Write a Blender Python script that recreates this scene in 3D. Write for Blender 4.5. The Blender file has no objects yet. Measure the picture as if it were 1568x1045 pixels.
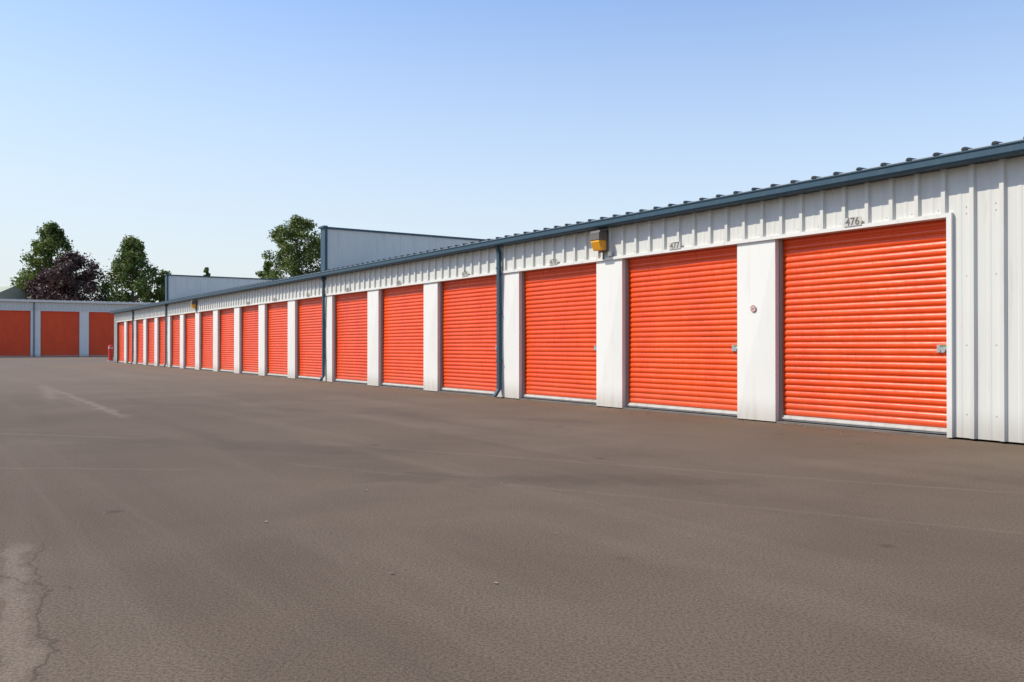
import bpy, bmesh, math, random
from mathutils import Vector, Matrix, Euler, noise
random.seed(7)
scene = bpy.context.scene
scene.view_settings.view_transform = 'Standard'
scene.view_settings.look = 'None'
scene.view_settings.exposure = 0

# ------------------------------------------------------------------ helpers
def link(o, parent=None):
    scene.collection.objects.link(o)
    if parent: o.parent = parent
    return o

def mesh_obj(name, verts, faces, mat=None, parent=None, smooth=False):
    me = bpy.data.meshes.new(name)
    me.from_pydata([tuple(v) for v in verts], [], faces)
    me.update()
    if mat: me.materials.append(mat)
    if smooth:
        for p in me.polygons: p.use_smooth = True
    return link(bpy.data.objects.new(name, me), parent)

class MB:
    """mesh builder collecting many pieces in one mesh"""
    def __init__(s): s.v=[]; s.f=[]; s.m=[]
    def add(s, verts, faces, mi=0):
        o=len(s.v); s.v+= [tuple(v) for v in verts]
        for f in faces: s.f.append(tuple(i+o for i in f)); s.m.append(mi)
    def box(s, x0,x1,y0,y1,z0,z1, mi=0):
        v=[(x0,y0,z0),(x1,y0,z0),(x1,y1,z0),(x0,y1,z0),(x0,y0,z1),(x1,y0,z1),(x1,y1,z1),(x0,y1,z1)]
        s.add(v,[(0,3,2,1),(4,5,6,7),(0,1,5,4),(1,2,6,5),(2,3,7,6),(3,0,4,7)],mi)
    def prism(s, poly, x0, x1, mi=0):
        """poly in (y,z) extruded along x"""
        n=len(poly)
        v=[(x0,a,b) for a,b in poly]+[(x1,a,b) for a,b in poly]
        f=[(i,(i+1)%n,n+(i+1)%n,n+i) for i in range(n)]
        f.append(tuple(range(n))[::-1]); f.append(tuple(range(n,2*n)))
        s.add(v,f,mi)
    def tube(s, pts, rad, seg=10, mi=0):
        o=len(s.v)
        P=[Vector(p) for p in pts]
        for i,p in enumerate(P):
            t=(P[min(i+1,len(P)-1)]-P[max(i-1,0)]).normalized()
            a=t.orthogonal().normalized() if i==0 else (a-t*a.dot(t)).normalized()
            b=t.cross(a)
            r=rad[i] if isinstance(rad,(list,tuple)) else rad
            for k in range(seg):
                an=2*math.pi*k/seg
                s.v.append(tuple(p+(a*math.cos(an)+b*math.sin(an))*r))
        for i in range(len(P)-1):
            for k in range(seg):
                s.f.append((o+i*seg+k,o+i*seg+(k+1)%seg,o+(i+1)*seg+(k+1)%seg,o+(i+1)*seg+k)); s.m.append(mi)
        s.f.append(tuple(o+k for k in range(seg))[::-1]); s.m.append(mi)
        e=o+(len(P)-1)*seg
        s.f.append(tuple(e+k for k in range(seg))); s.m.append(mi)
    def obj(s, name, mats, parent=None, smooth=False, bevel=0):
        me=bpy.data.meshes.new(name); me.from_pydata(s.v,[],s.f); me.update()
        for m in (mats if isinstance(mats,(list,tuple)) else [mats]): me.materials.append(m)
        me.polygons.foreach_set('material_index', s.m)
        if smooth: me.polygons.foreach_set('use_smooth',[True]*len(me.polygons))
        o=link(bpy.data.objects.new(name,me),parent)
        if bevel:
            b=o.modifiers.new('bevel','BEVEL'); b.width=bevel; b.segments=2; b.limit_method='ANGLE'
        return o

# ------------------------------------------------------------------ materials
def new_mat(name):
    m=bpy.data.materials.new(name); m.use_nodes=True
    nt=m.node_tree; b=nt.nodes['Principled BSDF']
    return m,nt,b
def N(nt,t,**kw):
    n=nt.nodes.new(t)
    for k,v in kw.items(): setattr(n,k,v)
    return n
def mixc(nt,fac,a,b,mode='MIX'):
    n=N(nt,'ShaderNodeMix',data_type='RGBA',blend_type=mode)
    for s,val in ((n.inputs[0],fac),(n.inputs[6],a),(n.inputs[7],b)):
        if isinstance(val,bpy.types.NodeSocket): nt.links.new(val,s)
        elif isinstance(val,(int,float)): s.default_value=val
        else: s.default_value=(*val,1) if len(val)==3 else val
    return n.outputs[2]
def mth(nt,op,a,b=None,c=None,clamp=False):
    n=N(nt,'ShaderNodeMath',operation=op,use_clamp=clamp)
    for i,val in enumerate((a,b,c)):
        if val is None: continue
        if isinstance(val,bpy.types.NodeSocket): nt.links.new(val,n.inputs[i])
        else: n.inputs[i].default_value=val
    return n.outputs[0]
def rng(nt,v,a,b,c=0,d=1,smooth=True):
    n=N(nt,'ShaderNodeMapRange'); n.interpolation_type='SMOOTHSTEP' if smooth else 'LINEAR'
    nt.links.new(v,n.inputs[0])
    for i,x in enumerate((a,b,c,d)): n.inputs[i+1].default_value=x
    return n.outputs[0]
def noise_t(nt,vec,scale,detail=4,rough=.6,dist=0):
    n=N(nt,'ShaderNodeTexNoise'); n.inputs['Scale'].default_value=scale
    n.inputs['Detail'].default_value=detail; n.inputs['Roughness'].default_value=rough
    n.inputs['Distortion'].default_value=dist
    nt.links.new(vec,n.inputs['Vector']); return n.outputs['Fac']
def objco(nt): return N(nt,'ShaderNodeTexCoord').outputs['Object']
def scaled(nt,vec,s):
    n=N(nt,'ShaderNodeVectorMath',operation='MULTIPLY'); nt.links.new(vec,n.inputs[0]); n.inputs[1].default_value=s
    return n.outputs[0]

def painted(name,col,rough=.45,dirt=(.3,.26,.22),dirt_amt=.25,streak=True,metallic=0,base_dirt=.6,spec=.5):
    m,nt,b=new_mat(name); co=objco(nt)
    n1=noise_t(nt,scaled(nt,co,(3,3,.35)) if streak else co,2.2,4,.6)
    n2=noise_t(nt,co,.7,2,.5)
    f=mth(nt,'MULTIPLY',rng(nt,n1,.5,.8),dirt_amt)
    c=mixc(nt,f,col,dirt)
    c2=mixc(nt,mth(nt,'MULTIPLY',rng(nt,n2,.35,.7),.15),c,tuple(x*.8 for x in col))
    sep=N(nt,'ShaderNodeSeparateXYZ'); nt.links.new(co,sep.inputs[0])
    low=rng(nt,sep.outputs[2],.5,0.0)
    low=mth(nt,'MULTIPLY',mth(nt,'MULTIPLY',low,base_dirt),mth(nt,'ADD',n1,.3))
    c3=mixc(nt,low,c2,dirt)
    nt.links.new(c3,b.inputs['Base Color'])
    nt.links.new(rng(nt,n1,.3,.8,rough-.05,rough+.15),b.inputs['Roughness'])
    b.inputs['Metallic'].default_value=metallic
    b.inputs['Specular IOR Level'].default_value=spec
    return m

M_white=painted('white_painted_steel',(.75,.73,.675),dirt_amt=.15,dirt=(.34,.28,.22))
M_wall=painted('pale_ribbed_steel',(.63,.62,.57),rough=.5,dirt_amt=.25)
M_trim=painted('white_trim',(.72,.70,.65),dirt_amt=.3)
M_blue=painted('blue_painted_steel',(.026,.068,.100),rough=.45,dirt=(.10,.13,.15),dirt_amt=.25,base_dirt=.1)
M_roof=painted('galvanised_roof',(.42,.43,.44),rough=.5,metallic=.2)
M_dark=painted('dark_interior',(.03,.028,.026),dirt_amt=.1)
M_guide=painted('door_guide',(.30,.20,.16),rough=.5)
M_conc=painted('concrete_curb',(.22,.19,.16),rough=.9,dirt=(.07,.06,.05),dirt_amt=.7,streak=False)
M_steel=painted('galvanised_latch',(.6,.6,.6),rough=.3,metallic=.8,dirt_amt=.1)
M_green=painted('green_tag',(.10,.24,.08),rough=.4,dirt_amt=.1)
M_black=painted('black_housing',(.025,.022,.02),rough=.4,dirt_amt=.1)
M_ink=painted('black_ink',(.02,.02,.02),dirt_amt=0)
M_red=painted('red_paint',(.65,.035,.015),dirt_amt=.05,base_dirt=.1)
M_tan=painted('tan_roof',(.36,.38,.28),rough=.7)

def door_mat():
    m,nt,b=new_mat('orange_roll_up_steel'); co=objco(nt)
    info=N(nt,'ShaderNodeObjectInfo')
    n1=noise_t(nt,scaled(nt,co,(1,1,.4)),1.3,3,.6)
    base=mixc(nt,rng(nt,n1,.3,.75),(.85,.083,.006),(.76,.062,.005))
    n2=noise_t(nt,scaled(nt,co,(6,6,1.2)),3,4,.7)
    c=mixc(nt,mth(nt,'MULTIPLY',rng(nt,n2,.55,.8),.10),base,(.80,.25,.12))
    rnd=info.outputs['Random']
    c=mixc(nt,mth(nt,'MULTIPLY',rnd,.25),c,(.60,.042,.005))
    sep=N(nt,'ShaderNodeSeparateXYZ'); nt.links.new(co,sep.inputs[0])
    low=mth(nt,'MULTIPLY',rng(nt,sep.outputs[2],.6,.05),.3)
    c=mixc(nt,low,c,(.5,.13,.06))
    nt.links.new(c,b.inputs['Base Color'])
    nt.links.new(rng(nt,n2,.3,.8,.26,.42),b.inputs['Roughness'])
    bp=N(nt,'ShaderNodeBump'); bp.inputs['Strength'].default_value=.3; bp.inputs['Distance'].default_value=.04
    nt.links.new(noise_t(nt,scaled(nt,co,(1,1,2)),2.0,2,.5),bp.inputs['Height']); nt.links.new(bp.outputs[0],b.inputs['Normal'])
    return m
M_door=door_mat()
def amber():
    m,nt,b=new_mat('amber_lens')
    co=objco(nt); n=noise_t(nt,co,20,2)
    nt.links.new(mixc(nt,n,(.85,.42,.03),(.8,.33,.02)),b.inputs['Base Color'])
    b.inputs['Roughness'].default_value=.2
    return m
M_amber=amber()

def asphalt():
    m,nt,b=new_mat('asphalt'); co=objco(nt)
    big=noise_t(nt,co,.10,3,.6,.4)
    mid=noise_t(nt,co,.55,5,.65,.6)
    fine=noise_t(nt,co,60,3,.8)
    grit=noise_t(nt,co,170,2,.8)
    c=mixc(nt,rng(nt,big,.35,.68),(.125,.091,.063),(.170,.128,.092))
    c=mixc(nt,mth(nt,'MULTIPLY',rng(nt,mid,.40,.70),.35),c,(.090,.066,.047))
    rot=N(nt,'ShaderNodeVectorRotate',rotation_type='Z_AXIS'); nt.links.new(co,rot.inputs[0]); rot.inputs['Angle'].default_value=-math.radians(123.6)
    st=noise_t(nt,scaled(nt,rot.outputs[0],(.06,.9,1)),1.0,4,.6,.5)
    c=mixc(nt,mth(nt,'MULTIPLY',rng(nt,st,.50,.70),.28),c,(.235,.182,.135))
    c=mixc(nt,mth(nt,'MULTIPLY',rng(nt,st,.46,.30),.32),c,(.078,.058,.043))
    sep=N(nt,'ShaderNodeSeparateXYZ'); nt.links.new(co,sep.inputs[0])
    X,Y=sep.outputs[0],sep.outputs[1]
    wob=noise_t(nt,co,2.2,4,.65)
    def seg(ax,ay,bx,by,w,wa=.25,soft=.5):
        L=math.hypot(bx-ax,by-ay); dx,dy=(bx-ax)/L,(by-ay)/L
        px=mth(nt,'SUBTRACT',X,ax); py=mth(nt,'SUBTRACT',Y,ay)
        al=mth(nt,'ADD',mth(nt,'MULTIPLY',px,dx),mth(nt,'MULTIPLY',py,dy))
        pe=mth(nt,'SUBTRACT',mth(nt,'MULTIPLY',px,dy),mth(nt,'MULTIPLY',py,dx))
        pe=mth(nt,'ADD',pe,mth(nt,'MULTIPLY',mth(nt,'SUBTRACT',wob,.5),wa))
        pe=mth(nt,'ABSOLUTE',pe)
        a=rng(nt,pe,w*(1+soft),w*(1-soft))
        e=mth(nt,'MULTIPLY',rng(nt,al,-.05*L,.08*L),rng(nt,al,1.05*L,.9*L))
        return mth(nt,'MULTIPLY',a,e)
    light=(.26,.203,.155); dark=(.034,.025,.020)
    brk=rng(nt,fine,.42,.56)
    c=mixc(nt,mth(nt,'MULTIPLY',seg(-3.25,5.7,-1.70,3.0,.06,.35),.5),c,light)
    for s in [(-3.12,5.75,-1.60,3.0,.008,.35),(-3.32,5.55,-1.82,3.0,.007,.33),(-3.0,4.95,-2.3,4.6,.006,.35)]:
        c=mixc(nt,mth(nt,'MULTIPLY',mth(nt,'MULTIPLY',seg(*s),.75),brk),c,dark)
    for s,k,cl in [((-14,26.6,-6.9,15.7,.09,.7),.6,light),((-15.5,29,-11,21,.14,1.),.45,light),
                ((-12.5,14.5,-5.2,12.2,.07,.6),.35,light),((-2.2,11.4,5.6,7.0,.03,.25),.28,light),
                ((-2.8,9.8,4.6,5.4,.03,.25),.18,light),((-10,9.6,-3,9.1,.03,.3),.25,light),
                ((-1.5,8.6,2.4,8.3,.25,1.2),.22,dark),((3.0,10.2,8.2,2.4,.22,.7),.25,(.2,.14,.1)),
                ((-8,13,-1,10.4,.4,1.6),.16,dark),((-9,20,2,14.5,.3,1.4),.14,dark)]:
        c=mixc(nt,mth(nt,'MULTIPLY',seg(*s),k),c,cl)
    foot=seg(6.3,11.4,-30,66,.65,1.3,.8)
    c=mixc(nt,mth(nt,'MULTIPLY',foot,.5),c,(.150,.092,.052))
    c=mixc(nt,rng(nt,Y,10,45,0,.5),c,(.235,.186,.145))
    vo=N(nt,'ShaderNodeTexVoronoi'); vo.inputs['Scale'].default_value=1.1; nt.links.new(co,vo.inputs['Vector'])
    spot=rng(nt,mth(nt,'ADD',vo.outputs['Distance'],mth(nt,'MULTIPLY',wob,.12)),.16,.08)
    c=mixc(nt,mth(nt,'MULTIPLY',mth(nt,'MULTIPLY',spot,rng(nt,mid,.5,.56)),.7),c,(.045,.035,.028))
    c=mixc(nt,rng(nt,fine,.60,.36,0,.6),c,(.035,.025,.019))
    c=mixc(nt,mth(nt,'MULTIPLY',rng(nt,grit,.56,.70),.6),c,(.34,.27,.205))
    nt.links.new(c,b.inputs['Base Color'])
    b.inputs['Roughness'].default_value=.92
    b.inputs['Specular IOR Level'].default_value=.15
    bp=N(nt,'ShaderNodeBump'); bp.inputs['Strength'].default_value=.6; bp.inputs['Distance'].default_value=.006
    nt.links.new(fine,bp.inputs['Height'])
    nt.links.new(bp.outputs[0],b.inputs['Normal'])
    return m
M_asph=asphalt()

def leaf_mat(name,c1,c2,c3):
    m,nt,b=new_mat(name)
    g=N(nt,'ShaderNodeNewGeometry'); co=objco(nt)
    n=noise_t(nt,co,.45,2)
    c=mixc(nt,g.outputs['Random Per Island'],c1,c2)
    c=mixc(nt,rng(nt,n,.35,.7),c,c3)
    nt.links.new(c,b.inputs['Base Color']); b.inputs['Roughness'].default_value=.6
    tr=N(nt,'ShaderNodeBsdfTranslucent'); nt.links.new(c,tr.inputs[0])
    mx=N(nt,'ShaderNodeMixShader'); mx.inputs[0].default_value=.35
    nt.links.new(b.outputs[0],mx.inputs[1]); nt.links.new(tr.outputs[0],mx.inputs[2])
    nt.links.new(mx.outputs[0],nt.nodes['Material Output'].inputs[0])
    return m
M_leaf=leaf_mat('green_foliage',(.10,.15,.022),(.18,.21,.04),(.07,.115,.02))
M_leaf2=leaf_mat('purple_foliage',(.07,.033,.032),(.12,.065,.05),(.045,.022,.023))
M_bark=painted('bark',(.12,.09,.07),rough=.9,dirt_amt=.4)

# ------------------------------------------------------------------ ground
S=1500
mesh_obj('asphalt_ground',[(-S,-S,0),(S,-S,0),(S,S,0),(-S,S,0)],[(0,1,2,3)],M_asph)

# ------------------------------------------------------------------ storage row
PER=.40
def ribs(mb,x0,x1,z0,z1,y0,h=.045,per=PER,wb=.105,wt=.06,phase=.05,minor=True):
    pts=[]
    k0=math.floor((x0-phase)/per)-1; k1=math.ceil((x1-phase)/per)+1
    pts.append((x0,y0))
    for k in range(k0,k1+1):
        c=phase+k*per
        prof=[(c-wb/2,0),(c-wt/2,h),(c+wt/2,h),(c+wb/2,0)]
        if minor: prof+=[(c+per*.5-.05,0),(c+per*.5-.035,.004),(c+per*.5-.0,.004),(c+per*.5+.015,0)]
        for px,py in prof:
            if x0+1e-4<px<x1-1e-4: pts.append((px,y0+py))
    pts.append((x1,y0))
    v=[(a,b,z0) for a,b in pts]+[(a,b,z1) for a,b in pts]; n=len(pts)
    mb.add(v,[(i,n+i,n+i+1,i+1) for i in range(n-1)])

def curtain(name,x0,x1,z0,z1,y,parent,pitch=.102,depth=.023):
    rows=[]; n=int(round((z1-z0)/pitch)); pitch=(z1-z0)/n; K=8
    for i in range(n):
        for k in range(K):
            t=k/K; rows.append((z0+(i+t)*pitch, y-depth+depth*abs(math.sin(math.pi*t))**.7))
    rows.append((z1,y-depth))
    v=[];f=[]
    xs=[x0,(x0*2+x1)/3,(x0+2*x1)/3,x1]
    ph=x0*1.7
    for z,yy in rows:
        for x in xs:
            wob=.008*math.sin(x*2+z*1.7+ph)
            v.append((x,yy+wob,z))
    w=len(xs)
    for r in range(len(rows)-1):
        for c in range(w-1):
            a=r*w+c; f.append((a,a+w,a+w+1,a+1))
    return mesh_obj(name,v,f,M_door,parent,smooth=True)

def pillar(mb,x0,x1,z1,yb,yf,seed):
    r=random.Random(seed)
    zc=z1*r.uniform(.46,.6); xc=(x0+x1)/2+r.uniform(-.06,.06); d=r.uniform(.022,.036)
    v=[(x0,yf,0.02),(x1,yf,0.02),(x1,yf,z1),(x0,yf,z1),
       (xc-.05,yf+d,zc),(xc+.05,yf+d*.8,zc-.2),
       (x0,yb,.02),(x1,yb,.02),(x1,yb,z1),(x0,yb,z1)]
    mb.add(v,[(0,5,1)[::-1],(0,4,5)[::-1],(1,5,2)[::-1],(5,4,2)[::-1],(2,4,3)[::-1],(3,4,0)[::-1],
              (0,3,9,6),(1,7,8,2),(0,6,7,1)])

def latch(mb,x,z,y):
    mb.box(x+.03,x+.21,y+.004,y+.014,z-.055,z+.055,0)
    mb.box(x-.01,x+.17,y+.014,y+.035,z-.015,z+.02,0)
    mb.tube([(x+.09,y+.03,z-.02),(x+.09,y+.065,z-.02)],.033,12,0)
    mb.box(x+.15,x+.19,y+.014,y+.03,z-.05,z+.05,0)
    mb.box(x+.035,x+.145,y+.0145,y+.018,z+.024,z+.052,1)

def downspout(mb,x,z1,y,w=.10):
    mb.box(x-w/2,x+w/2,y,y+.08,.22,z1-.30)
    mb.prism([(y,z1-.30),(y+.08,z1-.30),(y+.17,z1-.05),(y+.09,z1-.05)],x-w/2+.001,x+w/2-.001)
    mb.prism([(y,.22),(y+.08,.22),(y+.20,.06),(y+.14,.03)],x-w/2+.001,x+w/2-.001)
    for z in (.9,2.1,3.2):
        if z<z1-.4: mb.box(x-w/2-.03,x+w/2+.03,y-.002,y+.084,z,z+.035)

def storage(name,origin,ang,x_start,x_end,openings,H,dh,depth,spouts=(),parapets=(),fascia_mat=M_blue,latches=True,scale=1):
    root=bpy.data.objects.new(name,None); root.empty_display_size=1
    link(root); root.location=origin; root.rotation_euler=(0,0,ang)
    fh=.145*scale; hz=H-fh; R=.13
    wall=MB(); trim=MB(); pil=MB(); gd=MB(); cur=MB(); lat=MB()
    edges=sorted(openings)
    ribs(wall,edges[0][0]-.0,edges[-1][1]+.0,dh+.06,hz,0.0)
    if edges[0][0]>x_start+.1: ribs(wall,x_start,edges[0][0]-.07,.03,hz,0.0); ribs(wall,edges[0][0]-.07,edges[0][0],dh+.06,hz,0.0)
    if edges[-1][1]<x_end-.05: ribs(wall,edges[-1][1]+.001,x_end,.03,hz,0.0)
    k=0; x=x_start+.15
    while x<x_end and latches and x<24:
        kx=.05+round((x-.05)/PER)*PER
        if x<edges[0][0]-.1:
            for z in (.35,1.3,2.25,3.1): wall.box(kx+.088,kx+.104,.0005,.007,z,z+.016)
        wall.box(kx+.088,kx+.104,.0005,.007,dh+.11,dh+.126)
        x+=PER
    ew=MB(); ew.box(x_start,x_start+.1,-depth,-.01,0,H-.03); ew.box(x_end-.1,x_end,-depth,-.01,0,H-.03)
    ew.box(x_start+.1,x_end-.1,-depth,-depth+.1,0,H-.03); ew.obj('end_walls',M_wall,root)
    inn=MB(); inn.box(x_start+.12,x_end-.12,-R-.35,-R-.25,0.0,hz); inn.obj('light_leak_backing',M_dark,root)  # added dark backing behind the doors that blocks light leaks
    trim.box(edges[0][0],edges[-1][1],-R-.1,.050,dh+.0,dh+.058)
    trim.box(edges[0][0]-.075,edges[0][0]-.001,-R,.052,.02,dh+.058)
    for a,b in edges:
        curtain('roll_up_door' ,a,b,.13,dh,-R,root)
        bar=MB(); bar.box(a+.02,b-.02,-R-.02,-R+.022,.045,.128); bar.box(a+.021,b-.021,-R-.02,-R+.045,.075,.095)
        bar.obj('door_bottom_bar',M_trim,root)
        cur.box(a,b,-R-.2,-.0,-.02,.028)
        gd.box(b-.055,b,-R-.0,-R+.05,.03,dh); gd.box(a,a+.045,-R,-R+.05,.03,dh)
        if latches: latch(lat,a+.03,1.25,-R)
    for k in range(len(edges)-1):
        pillar(pil,edges[k][1],edges[k+1][0],dh,-R-.05,.012,k+3)
    wall.obj('ribbed_wall_panels',M_wall,root)
    trim.obj('white_trim',M_trim,root); pil.obj('pillars',M_white,root); gd.obj('door_guides',M_guide,root)
    cur.obj('door_sill',M_conc,root)
    if latches: lat.obj('door_latches',[M_steel,M_green],root)
    g=MB()
    oy=.29
    g.prism([(0.046,hz),(oy-.02,hz),(oy,hz+.03),(oy,H-.025),(oy+.015,H-.02),(oy+.015,H),(0.046,H)],x_start-.1,x_end+.1)
    g.obj('eave_gutter',fascia_mat,root)
    rf=MB(); sl=.02
    zb=H+.003
    rf.prism([(oy+.0,zb),(oy+.0,zb+.010),(-depth/2,zb+.010+sl*depth/2),(-depth,zb+.010),(-depth,zb)],x_start-.12,x_end+.12)
    rf.obj('metal_roof',M_roof,root)
    rb=MB(); x=x_start
    per=.40*scale
    while x<x_end+.1:
        h=.034; o=oy+.02
        zz=zb+.0105
        v=[(x-.045,o,zz),(x-.022,o,zz+h),(x+.022,o,zz+h),(x+.045,o,zz)]
        q=[(a,-depth/2,c+sl*depth/2) for a,b_,c in v]
        rb.add(v+q,[(0,1,2,3)[::-1],(0,4,5,1),(1,5,6,2),(2,6,7,3)],0)
        rb.add([(a,o+.004,c) for a,b_,c in v],[(3,2,1,0)],1)
        x+=per
    rb.obj('roof_ribs',[M_blue if latches else M_roof,M_black],root)
    if spouts:
        ds=MB()
        for sx in spouts: downspout(ds,sx,H,.055)
        ds.obj('downspouts',M_blue,root)
    for px in parapets:
        pw=MB(); top=H*1.405
        pts=[]; t=-depth
        while t<.02:
            pts+= [(t,0),(t+.10,0),(t+.12,.02),(t+.16,.02),(t+.18,0)]; t+=.62
        pts=[p for p in pts if p[0]<.0]+[(0,0)]
        n=len(pts)
        pw.add([(px-.0-b,a,H-.3) for a,b in pts]+[(px-b,a,top) for a,b in pts],[(k,k+1,n+k+1,n+k) for k in range(n-1)])
        pw.box(px+.02,px+.26,-depth,0,H-.3,top)
        pw.obj('raised_end_wall',M_wall,root)
        tr=MB(); tr.box(px-.07,px+.34,0.001,.10,H-.25,top+.03); tr.box(px-.06,px+.33,-depth-.05,.0,top,top+.07)
        tr.box(px-.10,px+.42,.003,.16,top+.031,top+.10)
        tr.obj('raised_wall_trim',M_blue,root)
    return root

near=[0,3.82,7.72,11.66,15.55,19.42,23.25,27.02,30.72,34.36,38.0,41.55,45.0,48.3,51.75,55.2,58.65,62.1]
ops=[]
for i,n in enumerate(near):
    nx=near[i+1] if i+1<len(near) else 65.9
    gap=.83 if i not in (2,) else 1.0
    ops.append((n,nx-gap))
P0=Vector((6.08,12.19,0)); A=math.atan2(.8327,-.5537)
row=storage('storage_building',P0,A,-14,66.3,ops,3.9,3.08,13,spouts=(11.42,23.02,48.1,58.35),parapets=(22.95,48.0))
ops2=[(-3.12+5.1*k,.98+5.1*k) for k in range(-3,7)]
storage('storage_building',Vector((-49.7,105,0)),math.atan2(-.5537,-.8327),-26,42,ops2,6.62,5.35,14,spouts=(6.75,),fascia_mat=M_trim,latches=False,scale=1.8)

def far_building():
    root=bpy.data.objects.new('tan_roof_building',None); link(root); root.location=(-80,128,0); root.rotation_euler=(0,0,math.radians(-20))
    m=MB(); m.box(-9,9,-6,6,0,7.0); m.obj('walls',M_wall,root)
    r=MB(); r.prism([(-6.6,6.9),(6.6,6.9),(0,9.8)],-9.6,9.6); r.obj('gable_roof',M_tan,root)
    w=MB()
    for x in (-6,-2,2,6): w.box(x-.8,x+.8,-6.03,-5.99,3.5,5.2)
    w.obj('windows',M_dark,root)
far_building()

# ------------------------------------------------------------------ things on the near row
RM=Matrix.Translation(P0)@Matrix.Rotation(A,4,'Z')
def top_empty(name,x,y,z):
    e=bpy.data.objects.new(name,None); link(e); e.empty_display_size=.2
    e.matrix_world=RM@Matrix.Translation((x,y,z)); return e
txtrot=Matrix(((-1,0,0,0),(0,0,1,0),(0,1,0,0),(0,0,0,1)))
def number_sign(num,x,z):
    e=top_empty('unit_number_sign',x,.053,z)
    p=MB(); p.box(-.15,.15,.0,.008,-.065,.065); p.obj('plate',M_trim,e)
    cu=bpy.data.curves.new('t','FONT'); cu.body=str(num); cu.size=.165; cu.align_x='CENTER'; cu.align_y='CENTER'; cu.extrude=.001; cu.offset=.002
    t=bpy.data.objects.new('t',cu); scene.collection.objects.link(t)
    dg=bpy.context.evaluated_depsgraph_get()
    me=bpy.data.meshes.new_from_object(t.evaluated_get(dg)); bpy.data.objects.remove(t)
    me.materials.clear(); me.materials.append(M_ink)
    o=link(bpy.data.objects.new('digits',me),e); o.matrix_local=Matrix.Translation((0,.0105,0))@txtrot
for k,(a,b) in enumerate(ops[:9]):
    number_sign(476+k,(a+b)/2+random.uniform(-.05,.05),3.19)

def wall_lamp(x,z):
    e=top_empty('wall_lamp',x,.01,z)
    h=MB()
    h.box(-.13,.13,.036,.09,-.22,.24)
    h.prism([(.091,.02),(.30,.02),(.30,.17),(.27,.22),(.091,.22)],-.15,.15)
    h.box(-.02,.02,.04,.07,-.36,-.221)
    h.obj('housing',M_black,e,bevel=.008)
    l=MB(); l.prism([(.092,-.19),(.22,-.19),(.29,-.02),(.29,.018),(.092,.018)],-.14,.14)
    l.obj('amber_lens',M_amber,e,bevel=.012)
wall_lamp(7.42,3.47); wall_lamp(41.2,3.47)
e=top_empty('conduit_box',7.2,.045,3.2)
c=MB(); c.box(-.05,.05,.0,.05,-.05,.05); c.tube([(0,.025,.05),(0,.025,.45)],.012,8); c.tube([(0,.025,.05),(.05,.03,.1),(.12,.03,.12)],.01,8)
c.obj('box',M_steel,e,bevel=.004)

e=top_empty('no_smoking_sign',3.43,.052,1.93)
s=MB()
def disc(mb,r0,r1,y,mi,seg=32):
    v=[];f=[]
    for k in range(seg):
        a=2*math.pi*k/seg
        v+=[(math.cos(a)*r0,y,math.sin(a)*r0),(math.cos(a)*r1,y,math.sin(a)*r1)]
    for k in range(seg):
        j=(k+1)%seg; f.append((2*k,2*k+1,2*j+1,2*j))
    mb.add(v,f,mi)
disc(s,.0001,.060,-.002,1); disc(s,.050,.058,.001,0)
c_=.036; s.add([(-c_+.005,.001,c_+.0),(-c_-.0,.001,c_-.005),(c_-.005,.001,-c_),(c_,.001,-c_+.005)],[(0,1,2,3)],0)
s.add([(-.03,.0005,-.004),(.035,.0005,-.004),(.035,.0005,.004),(-.03,.0005,.004)],[(0,1,2,3)],2)
s.obj('sticker',[M_red,M_trim,M_ink],e)

e=top_empty('roof_vent_pipe',24.6,-.5,3.9)
c=MB(); c.tube([(0,0,0),(0,0,.45),(.05,0,.6),(.16,0,.68),(.27,0,.66)],.035,8); c.obj('pipe',M_steel,e,smooth=True)

e=bpy.data.objects.new('red_bollard',None); link(e); e.location=(-34.4,75,0)
b=MB(); b.tube([(0,0,0),(0,0,1.1),(0,0,1.24),(0,0,1.32),(0,0,1.36)],[.19,.19,.19,.15,.06],16)
b.obj('post',M_red,e,smooth=False)
b=MB(); b.tube([(0,0,1.08),(0,0,1.16)],.195,16); b.tube([(0,0,0),(0,0,.04)],.26,16); b.obj('white_band',M_trim,e)

lit=MB(); r=random.Random(3)
def leaf(x,y,s,mi):
    a=r.uniform(0,6.28); ca,sa=math.cos(a),math.sin(a)
    P=[(0,-1,0),(.45,-.3,.12),(.5,.3,.25),(0,1,.08),(-.5,.3,.3),(-.45,-.3,.1)]
    lit.add([(x+s*(p[0]*ca-p[1]*sa),y+s*(p[0]*sa+p[1]*ca),.006+s*p[2]) for p in P],[(0,1,2,3),(0,3,4,5)],mi)
for x,y,s in [(-.09,4.75,.018),(-.68,4.95,.018),(-1.8,6.4,.022),(-1.3,7.8,.022),(.3,6.0,.016),(1.2,5.9,.012),(-.1,8.2,.02)]: leaf(x,y,s,r.choice((0,1)))
for k in range(260):
    sx=r.uniform(-4,50); off=abs(r.gauss(0,.35))+.02
    p=RM@Vector((sx,off,0)); leaf(p.x,p.y,r.uniform(.012,.045),r.choice((0,0,1)))
for k in range(110):
    leaf(r.uniform(-8,8),r.uniform(3.3,14),r.uniform(.004,.009),0)
lit.obj('fallen_leaves',[painted('dry_leaf',(.28,.13,.06),dirt_amt=0),painted('pale_chip',(.26,.22,.17),dirt_amt=0)])

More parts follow.
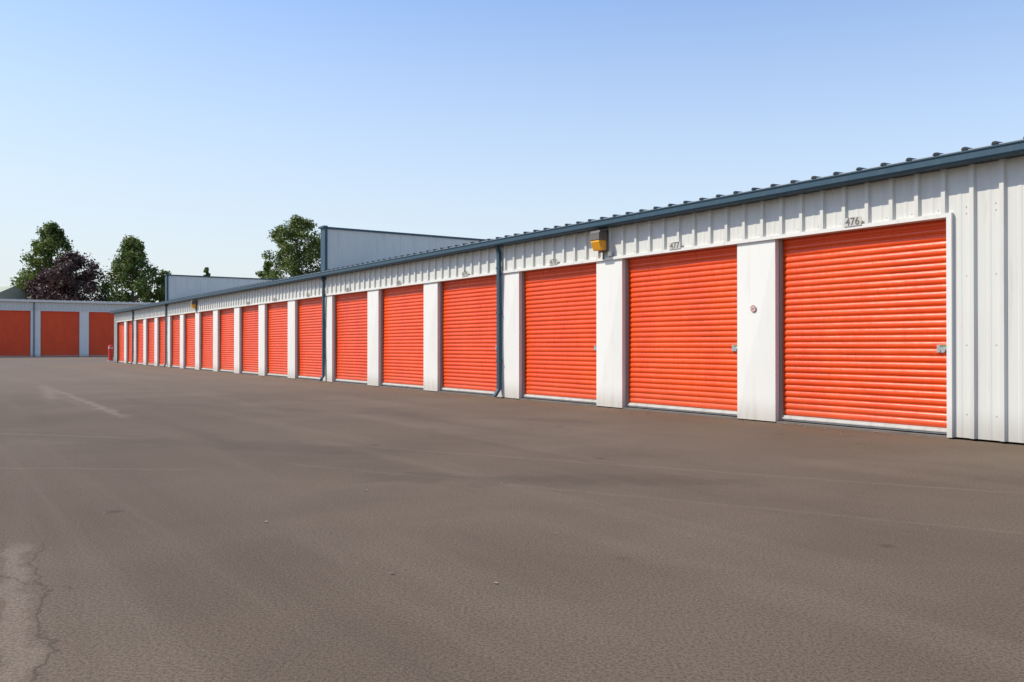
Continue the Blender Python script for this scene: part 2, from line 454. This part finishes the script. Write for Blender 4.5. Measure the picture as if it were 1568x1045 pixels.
# ------------------------------------------------------------------ trees
def tree(name,x,y,top,width,cb,mat,seed,n_blob=60,leaf=.42,shape='egg',per=150):
    r=random.Random(seed); root=bpy.data.objects.new(name,None); link(root); root.location=(x,y,0)
    H=top; ch=H-cb
    blobs=[]
    for i in range(n_blob):
        t=((i+.5)/n_blob)**.85
        t=min(.985,max(.02,t+r.uniform(-.03,.03)))
        if shape=='egg': w=min(1,(1-t)*1.75+.08)**.8*min(1,.6+t*2)
        elif shape=='cone': w=(1-t)**.75*.98+.03
        else: w=math.sqrt(max(0,1-(1.7*t-.7)**2))
        a=r.uniform(0,6.283); rr=math.sqrt(r.random())*w*width/2*.92
        br=width*r.uniform(.09,.17)*(1-.4*t)
        blobs.append((Vector((math.cos(a)*rr,math.sin(a)*rr,cb+t*ch-br*.6)),br))
    tr=MB()
    lean=Vector((r.uniform(-.4,.4),r.uniform(-.4,.4),0))
    tp=[Vector((0,0,-.1)),Vector((0,0,H*.15)),Vector((0,0,H*.4))+lean*.5,Vector((0,0,H*.7))+lean,Vector((0,0,H*.93))+lean*.8]
    r0=H*.018
    tr.tube(tp,[r0*1.4,r0,r0*.75,r0*.4,r0*.1],9)
    def at(z):
        for a,b in zip(tp,tp[1:]):
            if a.z<=z<=b.z: return a.lerp(b,(z-a.z)/(b.z-a.z))
        return tp[-1]
    for c,br in blobs[::2]:
        s=at(max(H*.15,c.z-c.xy.length*.7)); m=(s+c)/2+Vector((0,0,-.2))
        tr.tube([s,m,c],[r0*.28,r0*.18,r0*.06],5)
    tr.obj('trunk_and_limbs',M_bark,root)
    lv=MB()
    for c,br in blobs:
        for k in range(per):
            d=Vector((r.gauss(0,1),r.gauss(0,1),r.gauss(0,1))).normalized()
            q=r.random()**.45*br*(1+.35*r.gauss(0,.5))
            p=c+Vector((d.x*q*1.15,d.y*q*1.15,d.z*q))
            s=leaf*r.uniform(.5,1.1)
            nrm=(d+Vector((r.gauss(0,.6),r.gauss(0,.6),r.gauss(.3,.6)))).normalized()
            u=nrm.orthogonal().normalized(); u=Matrix.Rotation(r.uniform(0,6.28),3,nrm)@u; w_=nrm.cross(u)
            lv.add([p-u*s*.5,p+w_*s*.38,p+u*s*.55,p-w_*s*.38],[(0,1,2,3)])
    lv.obj('crown',mat,root)
tree('deciduous_tree',-69.0,131,19.8,9.8,4.5,M_leaf,11,110)
tree('purple_leaf_tree',-62.0,125,14.6,11.4,3,M_leaf2,12,105,shape='round')
tree('purple_leaf_tree',-66.6,126,12.4,8,3,M_leaf2,22,65,shape='round')
tree('deciduous_tree',-55.6,128,17.2,9.6,3.5,M_leaf,13,110)
tree('deciduous_tree',-52.0,131,12.6,5.8,4,M_leaf,14,45)
tree('deciduous_tree',-49.4,134,11.6,5.2,3.5,M_leaf,24,45)
tree('deciduous_tree',-73.6,134,12.8,7.0,3.5,M_leaf,15,50)
tree('deciduous_tree',-35.6,145,22.8,12.4,4,M_leaf,16,150,shape='round')
tree('deciduous_tree',-42.0,150,15.8,6.5,5,M_leaf,26,50)
tree('conifer_tree',-52.3,150,14.8,3.4,5,M_leaf,17,34,shape='cone')

# ------------------------------------------------------------------ light
n_=Vector((-.8327,-.5537,0)); d_=Vector((-.5537,.8327,0))
az=math.radians(34); el=math.radians(49)
hor=n_*math.cos(az)+d_*math.sin(az)
sd=(hor*math.cos(el)+Vector((0,0,math.sin(el)))).normalized()
sun=bpy.data.lights.new('sun','SUN'); sun.energy=5.0; sun.angle=math.radians(.5); sun.color=(1,.93,.79)
so=link(bpy.data.objects.new('sun',sun)); so.rotation_euler=sd.to_track_quat('Z','Y').to_euler(); so.location=(0,0,30)
w=bpy.data.worlds.new('World'); scene.world=w; w.use_nodes=True
nt=w.node_tree; bg=nt.nodes['Background']
sky=N(nt,'ShaderNodeTexSky',sky_type='NISHITA'); sky.sun_disc=False
sky.sun_elevation=el; sky.sun_rotation=math.atan2(hor.x,hor.y)
sky.air_density=1.2; sky.dust_density=.7; sky.ozone_density=2.0; sky.altitude=0
gain=mixc(nt,1.0,sky.outputs[0],(1.02,1.17,1.42),'MULTIPLY')
dirn=N(nt,'ShaderNodeTexCoord').outputs['Generated']
sp=N(nt,'ShaderNodeSeparateXYZ'); nt.links.new(dirn,sp.inputs[0])
hz_=rng(nt,sp.outputs[2],.45,-.02,0,1,False)
hz_=mth(nt,'POWER',hz_,1.15)
dt=N(nt,'ShaderNodeVectorMath',operation='DOT_PRODUCT'); nt.links.new(dirn,dt.inputs[0]); dt.inputs[1].default_value=tuple(hor)
side=rng(nt,dt.outputs['Value'],-1,1,.78,1.30,False)
fac=mth(nt,'MULTIPLY',hz_,side,clamp=True)
c=mixc(nt,fac,gain,(5.45,5.85,5.95))
nt.links.new(c,bg.inputs[0]); bg.inputs[1].default_value=.145

# ------------------------------------------------------------------ camera
cam=bpy.data.cameras.new('camera'); cam.lens=30.77; cam.sensor_width=36; cam.clip_end=4000
co=link(bpy.data.objects.new('camera',cam)); co.location=(0,0,1.29)
co.rotation_euler=(math.radians(90.32),0,0)
scene.camera=co
